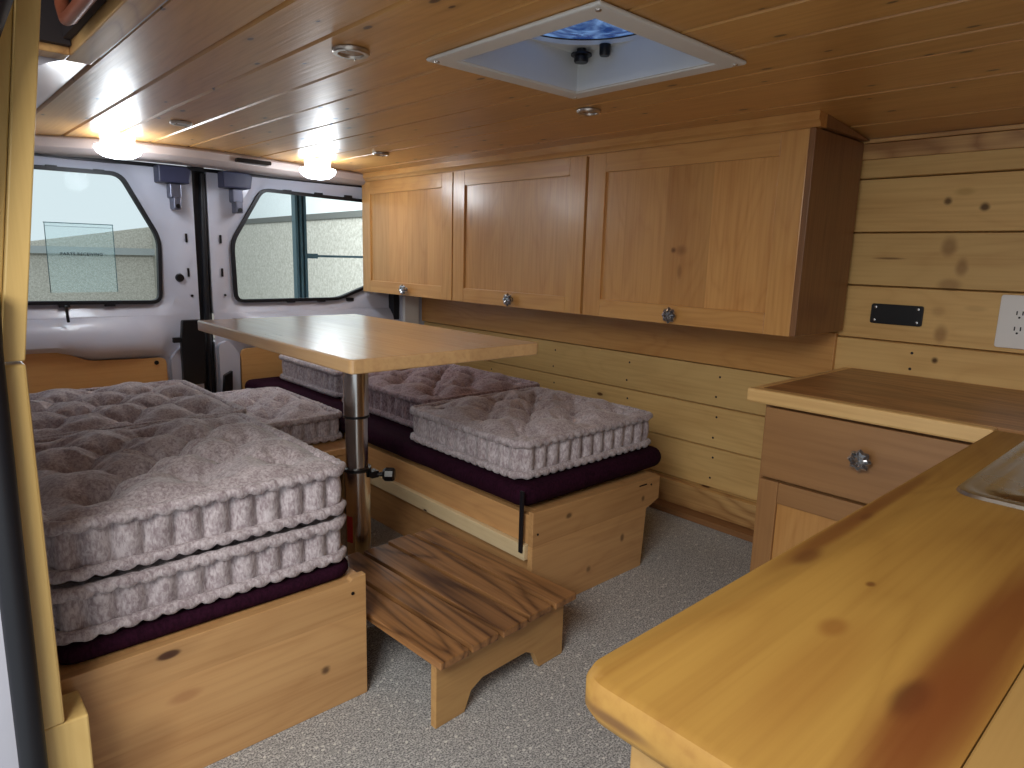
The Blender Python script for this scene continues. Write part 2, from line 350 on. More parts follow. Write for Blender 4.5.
no=nb.build('nail_hole',M['dark'],bpy.data.objects['wall_right']); no['kind']='stuff'
# rail board under the cabinet and top trim
struct(MB().box(W-.018,W-.0005,.93,3.345,.622,.79).build('trim_1',M['alder_h'],bevel=.002))
t=MB(); t.box(W-.016,W-.0005,-.9,3.4,1.345,1.392); t.box(W-.024,W-.0005,-.9,3.4,1.393,1.405)
struct(t.build('trim_2',M['trimpine'],bevel=.002))
# low board and ledge at the foot of the wall
struct(MB().box(W-.04,W-.001,.86,3.34,.026,.122).build('baseboard_right',M['trimpine'],bevel=.003))
struct(MB().box(2.243,W-.001,.86,3.34,.0005,.025).build('trim_3',M['ledge'],bevel=.002))

# ceiling boards follow a gently dropping line towards the wall; hole for the roof vent
def cz(x): return CZ if x<1.93 else CZ-(x-1.93)*.085
cb=MB()
xs=[.409,.563,.703,.853,.998,1.159,1.331,1.512,1.622,1.869,2.165,2.335]
VX0,VX1,VY0,VY1=.962,1.362,.856,1.268
for x0,x1 in zip(xs[:-1],xs[1:]):
    def seg(x0,x1,y0,y1):
        g=.006; tl=ti*(x1-x0)
        pr=[(x0+.0015,cz(x0)+.009),(x0+g,cz(x0)+.0005+tl),(x1-g,cz(x1)+.0005-tl),(x1-.0015,cz(x1)+.009),(x1-.0015,cz(x1)+.03),(x0+.0015,cz(x0)+.03)]
        cb.prism(pr,'y',y0,y1)
    ti=random.uniform(-.006,.006)*(0 if x0>.8 and x0<1.4 else 1)
    # boards crossing the opening are cut around it
    if x1<=VX0 or x0>=VX1: seg(x0,x1,-.9,3.6)
    else:
        seg(x0,x1,-.9,VY0); seg(x0,x1,VY1,3.6)
        if x0<VX0: seg(x0,VX0,VY0,VY1)
        if x1>VX1: seg(VX1,x1,VY0,VY1)
cb.box(.409,VX0,-.9,3.6,CZ+.0305,CZ+.036); cb.box(VX1,2.335,-.9,3.6,CZ+.0305,CZ+.036)
cb.box(VX0,VX1,-.9,VY0,CZ+.0305,CZ+.036); cb.box(VX0,VX1,VY1,3.6,CZ+.0305,CZ+.036)
struct(cb.build('ceiling',M['ceiling']))
struct(MB().box(-.2,2.45,-.9,3.6,CZ+.25,CZ+.27).build('trim_4',M['dark']))   # roof skin above

# left side of the van: upright white panel, upper cove
lw=MB()
lw.prism([(.02,0),(.02,.85),(.12,1.3),(.30,1.405),(.405,1.445),(.405,1.47),(.28,1.43),(.09,1.33),(-.01,.85),(-.01,0)],'y',1.87,3.5)
lw.prism([(.02,0),(.02,.85),(.10,1.25),(.07,1.25),(-.01,.85),(-.01,0)],'y',1.24,1.87)
lw.box(.386,.408,.2,1.869,1.438,1.50)
struct(lw.build('wall_left',M['white'],smooth=True))
struct(MB().box(-.1,2.42,-.93,-.9,-.03,1.7).build('light_block_wall',M['cream']))  # unseen partition behind the camera, added to block world light
struct(MB().box(-.25,.072,1.19,1.21,-.4,.86).build('trim_18',M['white']))
# framed opening above the sliding door
hb=MB(); hb.box(.335,.385,.2,1.86,1.415,1.50); hb.box(-.1,.335,1.80,1.86,1.415,1.50)
struct(hb.build('trim_5',M['trimpine'],bevel=.003))
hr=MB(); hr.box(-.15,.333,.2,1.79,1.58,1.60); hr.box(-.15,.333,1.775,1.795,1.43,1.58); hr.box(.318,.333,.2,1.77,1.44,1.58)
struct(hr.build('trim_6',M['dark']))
gp=MB().tube([(.30,.3,1.435),(.30,1.58,1.435),(.30,1.62,1.44),(.30,1.645,1.47),(.30,1.65,1.578)],.013,16)
tag(gp.build('grab_rail',M['pipe'],smooth=True,origin=(.235,1.0,1.5)),'short reddish metal rail in the dark recess at the top left of the ceiling','rail')

# door post with inward-leaning upper half
po=MB(); po.prism([(.088,0.2725),(.128,0.2725),(.128,.846),(.088,.846)],'y',1.16,1.22)
struct(po.build('trim_7',M['post'],bevel=.004))
po=MB()
po.prism([(.100,.85),(.128,.85),(.200,1.43),(.172,1.43)],'y',1.165,1.22)
po.prism([(.084,.85),(.0995,.85),(.1715,1.43),(.156,1.43)],'y',1.18,1.22)
po.prism([(.02,.85),(.0835,.85),(.1555,1.43),(.06,1.43)],'y',1.195,1.22)
struct(po.build('trim_8',M['post'],bevel=.002))
struct(MB().box(.086,.160,1.162,1.245,0,.272).build('trim_9',M['post'],bevel=.003))
lo=MB().tube([(.080,1.140,.0),(.081,1.14,.3),(.082,1.14,.6),(.084,1.14,.87),(.088,1.14,.95)],.018,14)
struct(lo.build('trim_17',M['black'],smooth=True))
sl=MB()
sl.tube([(.00,1.12,.98),(.05,1.12,1.16),(.085,1.12,1.28),(.115,1.10,1.36),(.15,1.0,1.43)],.05,14)
struct(sl.build('trim_10',M['seal'],smooth=True))

# ------------------------------------------------------------------ rear doors
def rounded(pts,r,n=5):
    out=[];m=len(pts)
    for i in range(m):
        p=Vector(pts[i]);a=Vector(pts[i-1]);b=Vector(pts[(i+1)%m])
        u=(a-p).normalized();v=(b-p).normalized()
        rr=min(r,(a-p).length*.45,(b-p).length*.45)
        s=p+u*rr;e=p+v*rr
        for k in range(n+1):
            t=k/n; out.append(tuple((1-t)**2*s+2*t*(1-t)*p+t*t*e))
    return out
def grow(pts,d):
    # push outline outwards by d (counterclockwise outline)
    out=[];m=len(pts)
    for i in range(m):
        a=Vector(pts[i-1]);p=Vector(pts[i]);b=Vector(pts[(i+1)%m])
        t=(b-a); 
        if t.length<1e-9: out.append(tuple(p)); continue
        nrm=Vector((t.y,-t.x)).normalized(); out.append(tuple(p+nrm*d))
    return out
winR=rounded([(1.268,.753),(1.84,.753),(2.08,.84),(2.14,1.30),(1.425,1.317),(1.262,1.05)],.045)
winL=rounded([(.08,.77),(.925,.757),(.937,1.055),(.795,1.332),(.16,1.325),(.07,1.1)],.045)
def outer_match(inner,x0,x1,z0,z1):
    # square outline with one point for each window point, by casting from the window centre
    c=Vector((sum(p[0] for p in inner)/len(inner),sum(p[1] for p in inner)/len(inner))); out=[]
    for p in inner:
        d=Vector(p)-c; t=1e9
        if d.x>1e-9:t=min(t,(x1-c.x)/d.x)
        if d.x<-1e-9:t=min(t,(x0-c.x)/d.x)
        if d.y>1e-9:t=min(t,(z1-c.y)/d.y)
        if d.y<-1e-9:t=min(t,(z0-c.y)/d.y)
        q=c+d*t
        out.append((q.x,q.y))
    # move the nearest point onto each corner
    for cx in (x0,x1):
        for czz in (z0,z1):
            i=min(range(len(out)),key=lambda k:(out[k][0]-cx)**2+(out[k][1]-czz)**2); out[i]=(cx,czz)
    return out
def door(idx,win,x0,x1,seamside):
    mb=MB()
    lip=grow(win,.03); lip2=grow(win,.055)
    out=outer_match(win,x0,x1,.70,1.385)
    def P(p,y): return (p[0],y,p[1])
    n=len(win)
    loops=[[P(p,RD+.045) for p in win],[P(p,RD+.02) for p in win],[P(p,RD+.012) for p in lip],[P(p,RD-.012) for p in lip2],[P(p,RD-.016) for p in out],[P(p,RD+.05) for p in out]]
    vs=[v for l in loops for v in l]; fs=[]
    for k in range(len(loops)-1):
        for i in range(n):
            j=(i+1)%n; fs.append((k*n+i,k*n+j,(k+1)*n+j,(k+1)*n+i))
    mb.add(vs,fs)
    return mb
def lower_door(mb,x0,x1,panel,seamleft):
    # lower half: bulging shelf below the window, then a recess that holds the plywood panel
    zsh=[.70,.69,.66,.62,.585,.565,.55]; ysh=[-.016,-.03,-.06,-.075,-.075,-.055,-.01]
    px0,px1,pz1=panel
    n=24; rows=[]
    for k,(z,y) in enumerate(zip(zsh,ysh)):
        row=[]
        for i in range(n+1):
            x=x0+(x1-x0)*i/n
            # the shelf fades out towards the seam between the doors
            d=(x-px1) if not seamleft else (px0-x)
            fade=1/(1+math.exp((d+.02)*45)) 
            # and dips lower next to it
            dip=0 if seamleft or k==0 else .045*max(0,min(1,(x-.48)/.14))
            row.append((x,RD+ -.016*(1-fade)+ y*fade,z-dip*(k/6)))
        rows.append(row)
    rows.append([(x,RD-.010,max(.0,pz1-.0) if px0<x<px1 else .3) for (x,_,_) in rows[-1]])
    vs=[p for r in rows for p in r]; fs=[]
    m=n+1
    for k in range(len(rows)-1):
        for i in range(n): fs.append((k*m+i,k*m+i+1,(k+1)*m+i+1,(k+1)*m+i))
    mb.add(vs,fs)
    mb.box(x0,x1,RD-.008,RD+.05,.0,.56)
dl=door(1,winL,-.02,1.085,False); lower_door(dl,-.02,1.085,(.0,.915,.52),False)
dl.prism(rounded([(.935,.30),(1.075,.30),(1.075,.52),(.99,.56),(.935,.50)],.02,3),'y',RD-.05,RD-.009)
D1=struct(dl.build('door_1',M['white'],smooth=True))
dr=door(2,winR,1.150,2.33,True); lower_door(dr,1.150,2.33,(1.262,2.25,.52),True)
dr.prism(rounded([(1.155,.22),(1.25,.22),(1.255,.5),(1.20,.57),(1.155,.55)],.02,3),'y',RD-.05,RD-.009)
D2=struct(dr.build('door_2',M['white'],smooth=True))
# plywood inserts
pl=MB(); pl.prism(rounded([(.02,.20),(.915,.20),(.915,.505),(.60,.515),(.50,.562),(.02,.568)],.03,4),'y',RD-.045,RD-.03)
o=pl.build('door_panel',M['ply'],D1,bevel=.002)
pl=MB(); pl.prism(rounded([(1.262,.20),(2.24,.20),(2.24,.52),(1.262,.522)],.035,4),'y',RD-.045,RD-.03)
o=pl.build('door_panel',M['ply'],D2,bevel=.002)
MB().tube([(.87,RD-.047,.485),(.87,RD-.052,.485)],.010,14).build('rubber_plug',M['blackm'],D1)
# windows
def window(idx,win):
    g=MB().ring(grow(win,.004),grow(win,-.012),'y',RD+.0,RD+.03)
    xs=[p[0] for p in win]; zs=[p[1] for p in win]
    for k in range(3):   # small clips on the gasket
        x=min(xs)+(max(xs)-min(xs))*(.34+.2*k)
        g.box(x-.02,x+.02,RD-.002,RD+.02,min(zs)-.010,min(zs)+.008)
        g.box(x-.02,x+.02,RD-.002,RD+.02,max(zs)-.012,max(zs)+.006)
    w=struct(g.build('window_%d'%idx,M['black']))
    MB().prism(grow(win,-.002),'y',RD+.022,RD+.026).build('window_glass',M['glass'],w)
    return w
w1=window(1,winL); w2=window(2,winR)
# black gap between the doors with weatherstrip
gs=MB(); gs.box(1.088,1.147,RD+.0,RD+.05,.0,1.40); gs.tube([(1.118,RD-.01,.25),(1.120,RD-.012,.8),(1.133,RD-.012,1.36)],.014,10)
struct(gs.build('trim_11',M['black'],smooth=True))
# door frame above with dark rebate
fr=MB(); fr.box(-.05,2.33,RD-.03,RD+.04,1.368,1.383)
struct(fr.build('trim_12',M['black']))
# door hardware
lk=MB(); lk.prism(rounded([(.975,.37),(1.075,.37),(1.085,.60),(1.07,.68),(.985,.68),(.975,.58)],.01,3),'y',RD-.085,RD-.052)
lk.box(.94,.975,RD-.08,RD-.06,.575,.60)
lk.build('latch_cover',M['blackm'],D1,bevel=.004)
MB().lathe([(0.001,-.012),(.016,-.012),(.019,0),(.02,.004)],(1.005,RD-.018,.875),'y',20).build('grommet',M['blackm'],D1)
for z in (1.06,.90): MB().box(1.04,1.049,RD-.020,RD-.015,z-.02,z+.02).build('slot',M['blackm'],D1)
for z in (1.06,.90): MB().box(1.197,1.206,RD-.020,RD-.015,z-.02,z+.02).build('slot',M['blackm'],D2)
MB().lathe([(.001,-.003),(.006,-.003),(.006,.002)],(1.055,RD-.017,.79),'y',10).build('slot',M['blackm'],D1)
MB().lathe([(.001,-.003),(.006,-.003),(.006,.002)],(1.21,RD-.017,.79),'y',10).build('slot',M['blackm'],D2)
bk=MB(); bk.prism([(1.155,.30),(1.20,.30),(1.205,.42),(1.165,.40)],'y',RD-.085,RD-.055)
bk.build('hinge_cover',M['blackm'],D2,bevel=.004)
MB().tube([(.535,RD-.07,.69),(.530,RD-.075,.76)],.006,8).build('lock_pin',M['blackm'],D1)
for (x,D) in ((.975,D1),(1.255,D2)):
    b1=MB(); s=1 if D is D2 else 0
    b1.prism([(x-.055,1.30),(x+.075,1.30),(x+.085,1.36),(x+.06,1.375),(x-.055,1.375)],'y',RD-.10,RD-.02)
    b1.build('latch_bracket',M['bracket'],D,bevel=.006)
    b2=MB(); b2.box(x-.005,x+.045,RD-.075,RD-.02,1.235,1.30); b2.box(x+.005,x+.038,RD-.085,RD-.02,1.185,1.24)
    c=b2.build('latch_catch',M['catch'],D,bevel=.005)
    MB().lathe([(.001,-.004),(.010,-.004),(.010,.004)],(x+.022,RD-.087,1.20),'y',12).build('latch_bolt',M['blackm'],D)
# headliner strip: bowed in plan
hx=[(.0,3.42),(.3,3.39),(.49,3.355),(.66,3.26),(.80,3.20),(.95,3.18),(1.1,3.19),(1.25,3.22),(1.45,3.28),(1.7,3.33),(1.96,3.38),(2.33,3.42)]
n=len(hx); vs=[];fs=[]
prof=[(.0,1.4395),(-.012,1.425),(-.010,1.40),(.01,1.385),(.10,1.378)]
for x,y in hx:
    for dy,z in prof: vs.append((x,min(y+dy,3.47),z))
m=len(prof)
for i in range(n-1):
    for k in range(m-1): fs.append((i*m+k,i*m+k+1,(i+1)*m+k+1,(i+1)*m+k))
hd=MB(); hd.add(vs,fs)
HD=struct(hd.build('trim_13',M['cream'],smooth=True))
so=HD.modifiers.new('solid','SOLIDIFY'); so.thickness=.006; so.offset=-1
sv=MB(); sv.prism(rounded([(1.20,1.400),(1.36,1.400),(1.36,1.418),(1.20,1.418)],.006,3),'y',3.175,3.235)
sv.build('slot',M['blackm'],HD)
# rear corner pillar beside the wall boards
pi=MB(); pi.box(2.19,2.42,3.362,3.5,0,1.44)
struct(pi.build('trim_14',M['white'],bevel=.01))
struct(MB().box(2.150,2.186,3.38,3.5,0,1.40).build('trim_15',M['black']))
vb=MB(); vb.prism(rounded([(2.195,.60),(2.295,.60),(2.295,.772),(2.195,.772)],.008,3),'y',3.335,3.3618)
tag(vb.build('control_box',M['outlet'],origin=(2.245,3.35,.60),bevel=.004),'small white box on the rear corner pillar below the leftmost cabinet knob','box')

# film on the glass with its words
f=MB(); f.prism([(.500,.81),(.750,.81),(.752,1.107),(.495,1.107)],'y',RD+.0265,RD+.0275)
film=tag(f.build('window_notice',M['film'],origin=(.62,RD+.027,.80)),'translucent pale sheet reading PARTS RECEIVING seen in the left rear window','notice')
bd=MB(); bd.box(.493,.753,RD+.0280,RD+.0288,1.1035,1.107); bd.box(.495,.498,RD+.0280,RD+.0288,.81,1.1034); bd.box(.7495,.7525,RD+.0280,RD+.0288,.81,1.1034)
bd.box(.4985,.749,RD+.0280,RD+.0286,1.090,1.0915)
bd.build('border',M['track'],film)
def text_mesh(body,size,mat,name,parent,loc,rot):
    cu=bpy.data.curves.new(name,'FONT'); cu.body=body; cu.size=size; cu.align_x='CENTER'; cu.align_y='CENTER'; cu.extrude=.0006; cu.offset=.0003
    cu.space_character=1.15
    to=bpy.data.objects.new(name+'_tmp',cu); COL.objects.link(to)
    dg=bpy.context.evaluated_depsgraph_get(); dg.update()
    me=bpy.data.meshes.new_from_object(to.evaluated_get(dg)); bpy.data.objects.remove(to)
    me.materials.clear(); me.materials.append(mat)
    ob=bpy.data.objects.new(name,me); COL.objects.link(ob); ob.parent=parent
    ob.location=Vector(loc)-parent_world(parent); ob.rotation_euler=rot
    return ob
text_mesh('PARTS RECEIVING',.0175,M['text'],'lettering',film,(.624,RD+.0292,.975),(PI/2,0,0))

# ------------------------------------------------------------------ outside the windows
def ground_pt(u,d):
    return CAM_F.x*0
fw=Vector((0.664359,0.72394529,-0.18582339)); rt=Vector((0.73988149,-0.67222118,0.02634524)); up=Vector((0.10584191,0.15498998,0.98222991))
CAMP=Vector((0,0,1.0140791))
# an oblique rough beige wall with a grey cap, white above
ex=Vector((5.0,17.6,0)); en=Vector((4.42,8.0,0)); dd=(en-ex).normalized(); nn=Vector((-dd.y,dd.x,0))
ex=ex-dd*2; en=en+dd*6
def slab(z0,z1,o0,o1,name,mat,parent=None,label=None,cat=None):
    mb=MB(); a,b_=ex,en
    mb.prism([(a.x+nn.x*o0,a.y+nn.y*o0),(b_.x+nn.x*o0,b_.y+nn.y*o0),(b_.x+nn.x*o1,b_.y+nn.y*o1),(a.x+nn.x*o1,a.y+nn.y*o1)],'z',z0,z1)
    ob=mb.build(name,mat,parent,origin=(tuple((a+b_)/2)) if not parent else None)
    if label: tag(ob,label,cat)
    return ob
ow=slab(-.8,1.45,0,.3,'building_wall',M['stucco'],None,'rough beige wall with grey cap seen outside through the rear windows','wall')
slab(1.45,1.53,-.02,.32,'wall_cap',M['stuccotop'],ow)
slab(1.53,5.5,.05,.3,'upper_wall',M['outwhite'],ow)
struct(MB().box(-14,12,3.6,21,-.85,-.80).build('trim_16',M['stuccotop']))
bank=MB().prism([(5.3,-.8),(5.3,1.55),(2.3,1.03),(-14,.2),(-14,-.8)],'y',19.7,20.2)
tag(bank.build('distant_wall',M['stucco'],origin=(0,19.9,-.8)),'distant beige wall with sloping top seen through the left rear window','wall')
bn=MB().box(-12,5.2,19.4,19.6,.80,.97)
tag(bn.build('guard_rail',M['track_grey'],origin=(0,19.5,.8)),'distant horizontal grey rail seen through the left rear window','rail')
# steel track of the garage door, close to the right rear window
tk=thing('door_track',(1.86,4.0,-.8),'dark teal vertical steel track seen outside the right rear window','track')
tb=MB()
for dx in (0,.028,.056): tb.box(1.84+dx,1.855+dx,3.98,4.02+.01*(dx>.01),-.8,1.75)
tb.box(1.84,1.911,4.02,4.03,-.8,1.75)
tb.build('rail',M['track'],tk)
MB().box(1.913,2.7,3.99,4.01,.978,.992).build('cross_bar',M['track'],tk)
MB().box(1.913,1.98,3.98,4.02,.970,1.000).build('bracket',M['track'],tk)

# ------------------------------------------------------------------ lamps on the header
for i,(x,y) in enumerate(((.712,3.10),(1.553,3.10))):
    lp=thing('dome_lamp',(x,y,1.44),['lit white dome lamp on the ceiling edge above the left rear door','lit white dome lamp on the ceiling edge above the right rear window'][i],'lamp','lit dome lamps above the rear doors')
    MB().lathe([(.001,1.352),(.03,1.353),(.055,1.359),(.075,1.372),(.084,1.388),(.082,1.398),(.060,1.402)],(x,y,0),'z',32).build('diffuser',M['lamp'],lp,smooth=True)
    MB().lathe([(.062,1.4025),(.060,1.42),(.064,1.4430)],(x,y,0),'z',28).build('base',M['vent'],lp,smooth=True)
# recessed ceiling spots
def spot(x,y,r,label,lensmat,rim=None):
    s=thing('ceiling_spotlight',(x,y,CZ),label,'spotlight','small round ceiling lights')
    MB().lathe([(r,1.439),(r,1.434),(r*.93,1.4305),(r*.70,1.4305),(r*.66,1.4345),(r*.66,1.439)],(x,y,0),'z',36).build('rim',rim or M['lensrim'],s,smooth=True)
    MB().lathe([(r*.655,1.439),(r*.655,1.4350),(.002,1.4335)],(x,y,0),'z',36).build('lens',lensmat,s,smooth=True)
    for q in (PI*.25,PI*1.25): MB().lathe([(.001,1.4285),(.0025,1.4288),(.0025,1.4312)],(x+r*.8*math.cos(q),y+r*.8*math.sin(q),0),'z',10).build('screw',M['chrome'],s)
spot(.779,1.388,.040,'round silver ceiling light nearest the roof vent on its left side',M['lens'])
spot(1.556,1.395,.036,'round silver ceiling light between the roof vent and the overhead cabinet',M['lens'])
spot(1.624,2.649,.036,'small round ceiling light above the leftmost cabinet door',M['lens'])
spot(.794,2.589,.036,'pale round ceiling light near the left dome lamp',M['vent'],M['vent'])

# ------------------------------------------------------------------ roof vent
vt=thing('roof_vent',(1.16,1.06,CZ),'white square roof vent with a blue tinted round lid and black knobs','vent')
def rect(x0,x1,y0,y1): return [(x0,y0),(x1,y0),(x1,y1),(x0,y1)]
VI=(.968,1.356,.862,1.262)
MB().ring(rect(.920,1.404,.812,1.312),rect(*VI),'z',CZ-.009,CZ-.0005).build('flange',M['vent'],vt,bevel=.004)
sh=MB(); T=.006
sh.box(VI[0],VI[0]+T,VI[2],VI[3],CZ-.006,CZ+.092); sh.box(VI[1]-T,VI[1],VI[2],VI[3],CZ-.006,CZ+.092)
sh.box(VI[0]+T,VI[1]-T,VI[2],VI[2]+T,CZ-.006,CZ+.092); sh.box(VI[0]+T,VI[1]-T,VI[3]-T,VI[3],CZ-.006,CZ+.092)
sh.build('shaft',M['vent'],vt)
cen=(1.162,1.062); circ=[(cen[0]+.188*math.cos(2*PI*k/48+PI/4),cen[1]+.188*math.sin(2*PI*k/48+PI/4)) for k in range(48)]
def sq(k):
    q=2*PI*k/48+PI/4; a,b_=math.cos(q),math.sin(q); s=.196/max(abs(a),abs(b_)); return (cen[0]+a*s*.99,cen[1]+b_*s)
MB().ring([sq(k) for k in range(48)],circ,'z',CZ+.082,CZ+.092).build('top_plate',M['vent'],vt,smooth=False)
MB().lathe([(.187,CZ+.095),(.15,CZ+.125),(.10,CZ+.145),(.04,CZ+.152),(.002,CZ+.153)],(cen[0],cen[1],0),'z',48).build('lid',M['dome'],vt,smooth=True)
kn=MB().lathe([(.001,CZ+.050),(.016,CZ+.050),(.018,CZ+.054),(.017,CZ+.064),(.026,CZ+.066),(.026,CZ+.070),(.012,CZ+.072),(.012,CZ+.0818)],(1.318,1.215,0),'z',24)
kn.build('crank_knob',M['blackm'],vt,smooth=True)
kn=MB().lathe([(.001,CZ+.056),(.011,CZ+.056),(.013,CZ+.060),(.014,CZ+.0818)],(1.330,1.150,0),'z',20)
kn.build('fan_switch',M['blackm'],vt,smooth=True)
for x,y in ((.938,.830),(1.386,.830),(.938,1.294),(1.386,1.294)):
    MB().lathe([(.001,CZ-.012),(.005,CZ-.0115),(.006,CZ-.009)],(x,y,0),'z',12).build('screw',M['lensrim'],vt)

# ------------------------------------------------------------------ knobs
def knob(parent,pos,axis=-1):
    # flower-cut glass knob on a small metal stem, pointing to -X
    x,y,z=pos
    k=MB().lathe([(.008,x-.012),(.018,x-.016),(.0245,x-.022),(.026,x-.027),(.021,x-.033),(.014,x-.035),(.008,x-.030),(.001,x-.0305)],(0,y,z),'x',32,8,.12)
    ko=k.build('knob',M['knob'],parent); ko['label']='clear cut glass knob'
    for p in ko.data.polygons: p.use_smooth=False
    return ko

# ------------------------------------------------------------------ overhead cabinet
oc=thing('overhead_cabinet',(2.15,2.16,.802),'long wooden overhead cabinet with three framed doors and glass knobs','cabinet')
Z0,Z1=.802,1.394
ca=MB(); ca.box(F+.018,W-.026,.926,3.412,Z0+.004,Z0+.02); ca.box(F+.018,W-.026,.926,3.412,1.37,1.388)
for y in (1.76,2.588,3.40): ca.box(F+.018,W-.026,y-.006,y+.010,Z0+.0205,1.3695)
ca.box(W-.036,W-.0265,.944,3.39,Z0+.0205,1.3695)
ca.build('carcass',M['alder_h'],oc)
MB().box(F+.002,W-.026,.908,.925,Z0,1.394).build('side_panel',M['alder_shaded'],oc,bevel=.001)
MB().box(F+.004,F+.0175,.926,3.41,1.388,1.398).build('top_rail',M['alder_h'],oc)
cm=MB(); cm.prism([(F-.020,1.4365),(F-.022,1.412),(F-.010,1.404),(F-.004,1.3945),(F+.03,1.3945),(F+.03,1.4365)],'y',.892,3.42)
cm.build('crown_moulding',M['alder_h'],oc,bevel=.001)
MB().prism([(F+.0305,1.3985),(W-.026,1.3985),(W-.026,1.402),(F+.0305,1.4325)],'y',.892,.93).build('moulding_return',M['alder_shaded'],oc)
SW=.083
for y0,y1,ky in ((.925,1.752,1.338),(1.765,2.582,2.160),(2.590,3.412,2.972)):
    x0,x1=F,F+.0165
    d=MB().box(x0+.009,x1-.001,y0+SW-.004,y1-SW+.004,Z0+.058,1.330).build('door',M['alder_v'],oc)
    for q0,q1 in ((y0,y0+SW),(y1-SW,y1)): MB().box(x0,x1,q0,q1,Z0-.002,1.392).build('stile',M['alder_frame'],d,bevel=.0015)
    for q0,q1 in ((Z0-.002,Z0+.062),(1.326,1.392)): MB().box(x0,x1,y0+SW+.0004,y1-SW-.0004,q0,q1).build('rail',M['alder_h'],d,bevel=.0015)
    MB().lathe([(.010,F-.001),(.010,F-.003),(.005,F-.004),(.005,F-.014)],(0,ky,Z0+.030),'x',16).build('knob_stem',M['chrome'],d,smooth=True)
    knob(d,(F,ky,Z0+.030))

# ------------------------------------------------------------------ wall plates
bp=thing('blank_plate',(W,.758,.866),'small black rectangular plate with four screws on the plank wall','plate')
MB().prism(rounded([(.683,.834),(.834,.834),(.834,.897),(.683,.897)],.008,4),'x',W-.006,W+.0003).build('plate',M['blackm'],bp,bevel=.001)
for y in (.697,.820):
    for z in (.845,.886): MB().lathe([(.004,W-.0055),(.004,W-.008),(.001,W-.0085)],(0,y,z),'x',12).build('screw',M['chrome'],bp)
ol=thing('power_outlet',(W,.40,.87),'white electrical outlet plate on the plank wall at the right edge','outlet')
MB().prism(rounded([(.335,.795),(.49,.795),(.49,.945),(.335,.945)],.008,4),'x',W-.007,W-.0005).build('plate',M['outlet'],ol,bevel=.002)
for y in (.440,.385):
    for z in (.892,.848):
        rc=MB().prism(rounded([(y-.017,z-.017),(y+.017,z-.017),(y+.017,z+.017),(y-.017,z+.017)],.012,4),'x',W-.0095,W-.007).build('receptacle',M['outlet'],ol)
        for dy in (-.007,.007): MB().box(W-.0102,W-.0094,y+dy-.0016,y+dy+.0016,z-.002,z+.009).build('slot',M['blackm'],rc)
        MB().lathe([(.003,W-.0094),(.003,W-.0102)],(0,y,z-.009),'x',10).build('slot',M['blackm'],rc)

# ------------------------------------------------------------------ worktop, base cabinets, sink
ct=thing('countertop',(1.2,.3,.64),'L-shaped varnished pine worktop holding the steel sink in the foreground','countertop')
# run along the wall
bk=MB(); xs_=[1.735,1.84,1.945,2.05,2.155,2.26,2.3385]
bk.box(1.735,2.3385,-.30,.872,.642,.6798)
bk.build('wall_run',M['counter_back'],ct,bevel=.002)
eg=MB(); eg.box(1.697,1.7348,.332,.899,.642,.6800); eg.box(1.7352,2.3385,.8722,.899,.642,.6797)
eg.build('edge_strip',M['counter_edge'],ct,bevel=.006)
# peninsula board with round nose corner
SX0,SX1,SY0,SY1=1.150,1.690,-.18,.268
def bull(x0,x1,y0,y1,z0,z1,r=.03):
    mb=MB(); nx,ny=SX0+.02,SY1-.02
    arc=[(x0+r-r*math.sin(t*PI/2/8),y1-r+r*math.cos(t*PI/2/8)) for t in range(9)]
    ol=[(x0,y0),(nx,y0),(nx,ny),(x1,ny),(x1,y1)]+arc
    prof=[(-.012,z0),(-.004,z0+.004),(0,z0+.012),(0,z1-.010),(-.003,z1-.003),(-.010,z1)]
    rings=[]
    for d,z in prof:
        ring=[]
        for (x,y) in ol:
            xx=x-d if x-x0<=r+.001 else x
            yy=y+d if (y1-y)<=r+.001 else y
            ring.append((xx,yy,z))
        rings.append(ring)
    n=len(ol); vs=[p for q in rings for p in q]; fs=[]
    for k in range(len(rings)-1):
        for i in range(n): fs.append((k*n+i,k*n+(i+1)%n,(k+1)*n+(i+1)%n,(k+1)*n+i))
    fs.append(tuple(range(n-1,-1,-1))); fs.append(tuple((len(rings)-1)*n+i for i in range(n)))
    mb.add(vs,fs); return mb
# board with a notch for the sink, pale board on the near side
a=bull(.384,1.6965,.0865,.3345,.638,.68,.028)
a.build('peninsula_board',M['counter'],ct,smooth=True)
b3=MB(); b3.box(.384,SX0+.02,-.30,.0860,.640,.6795); b3.box(SX0+.0205,1.7345,-.30,SY0+.02,.640,.6795); b3.box(1.672,1.6965,SY0+.0205,SY1-.0205,.640,.68)
b3.build('peninsula_board',M['counter_pale'],ct,bevel=.002)
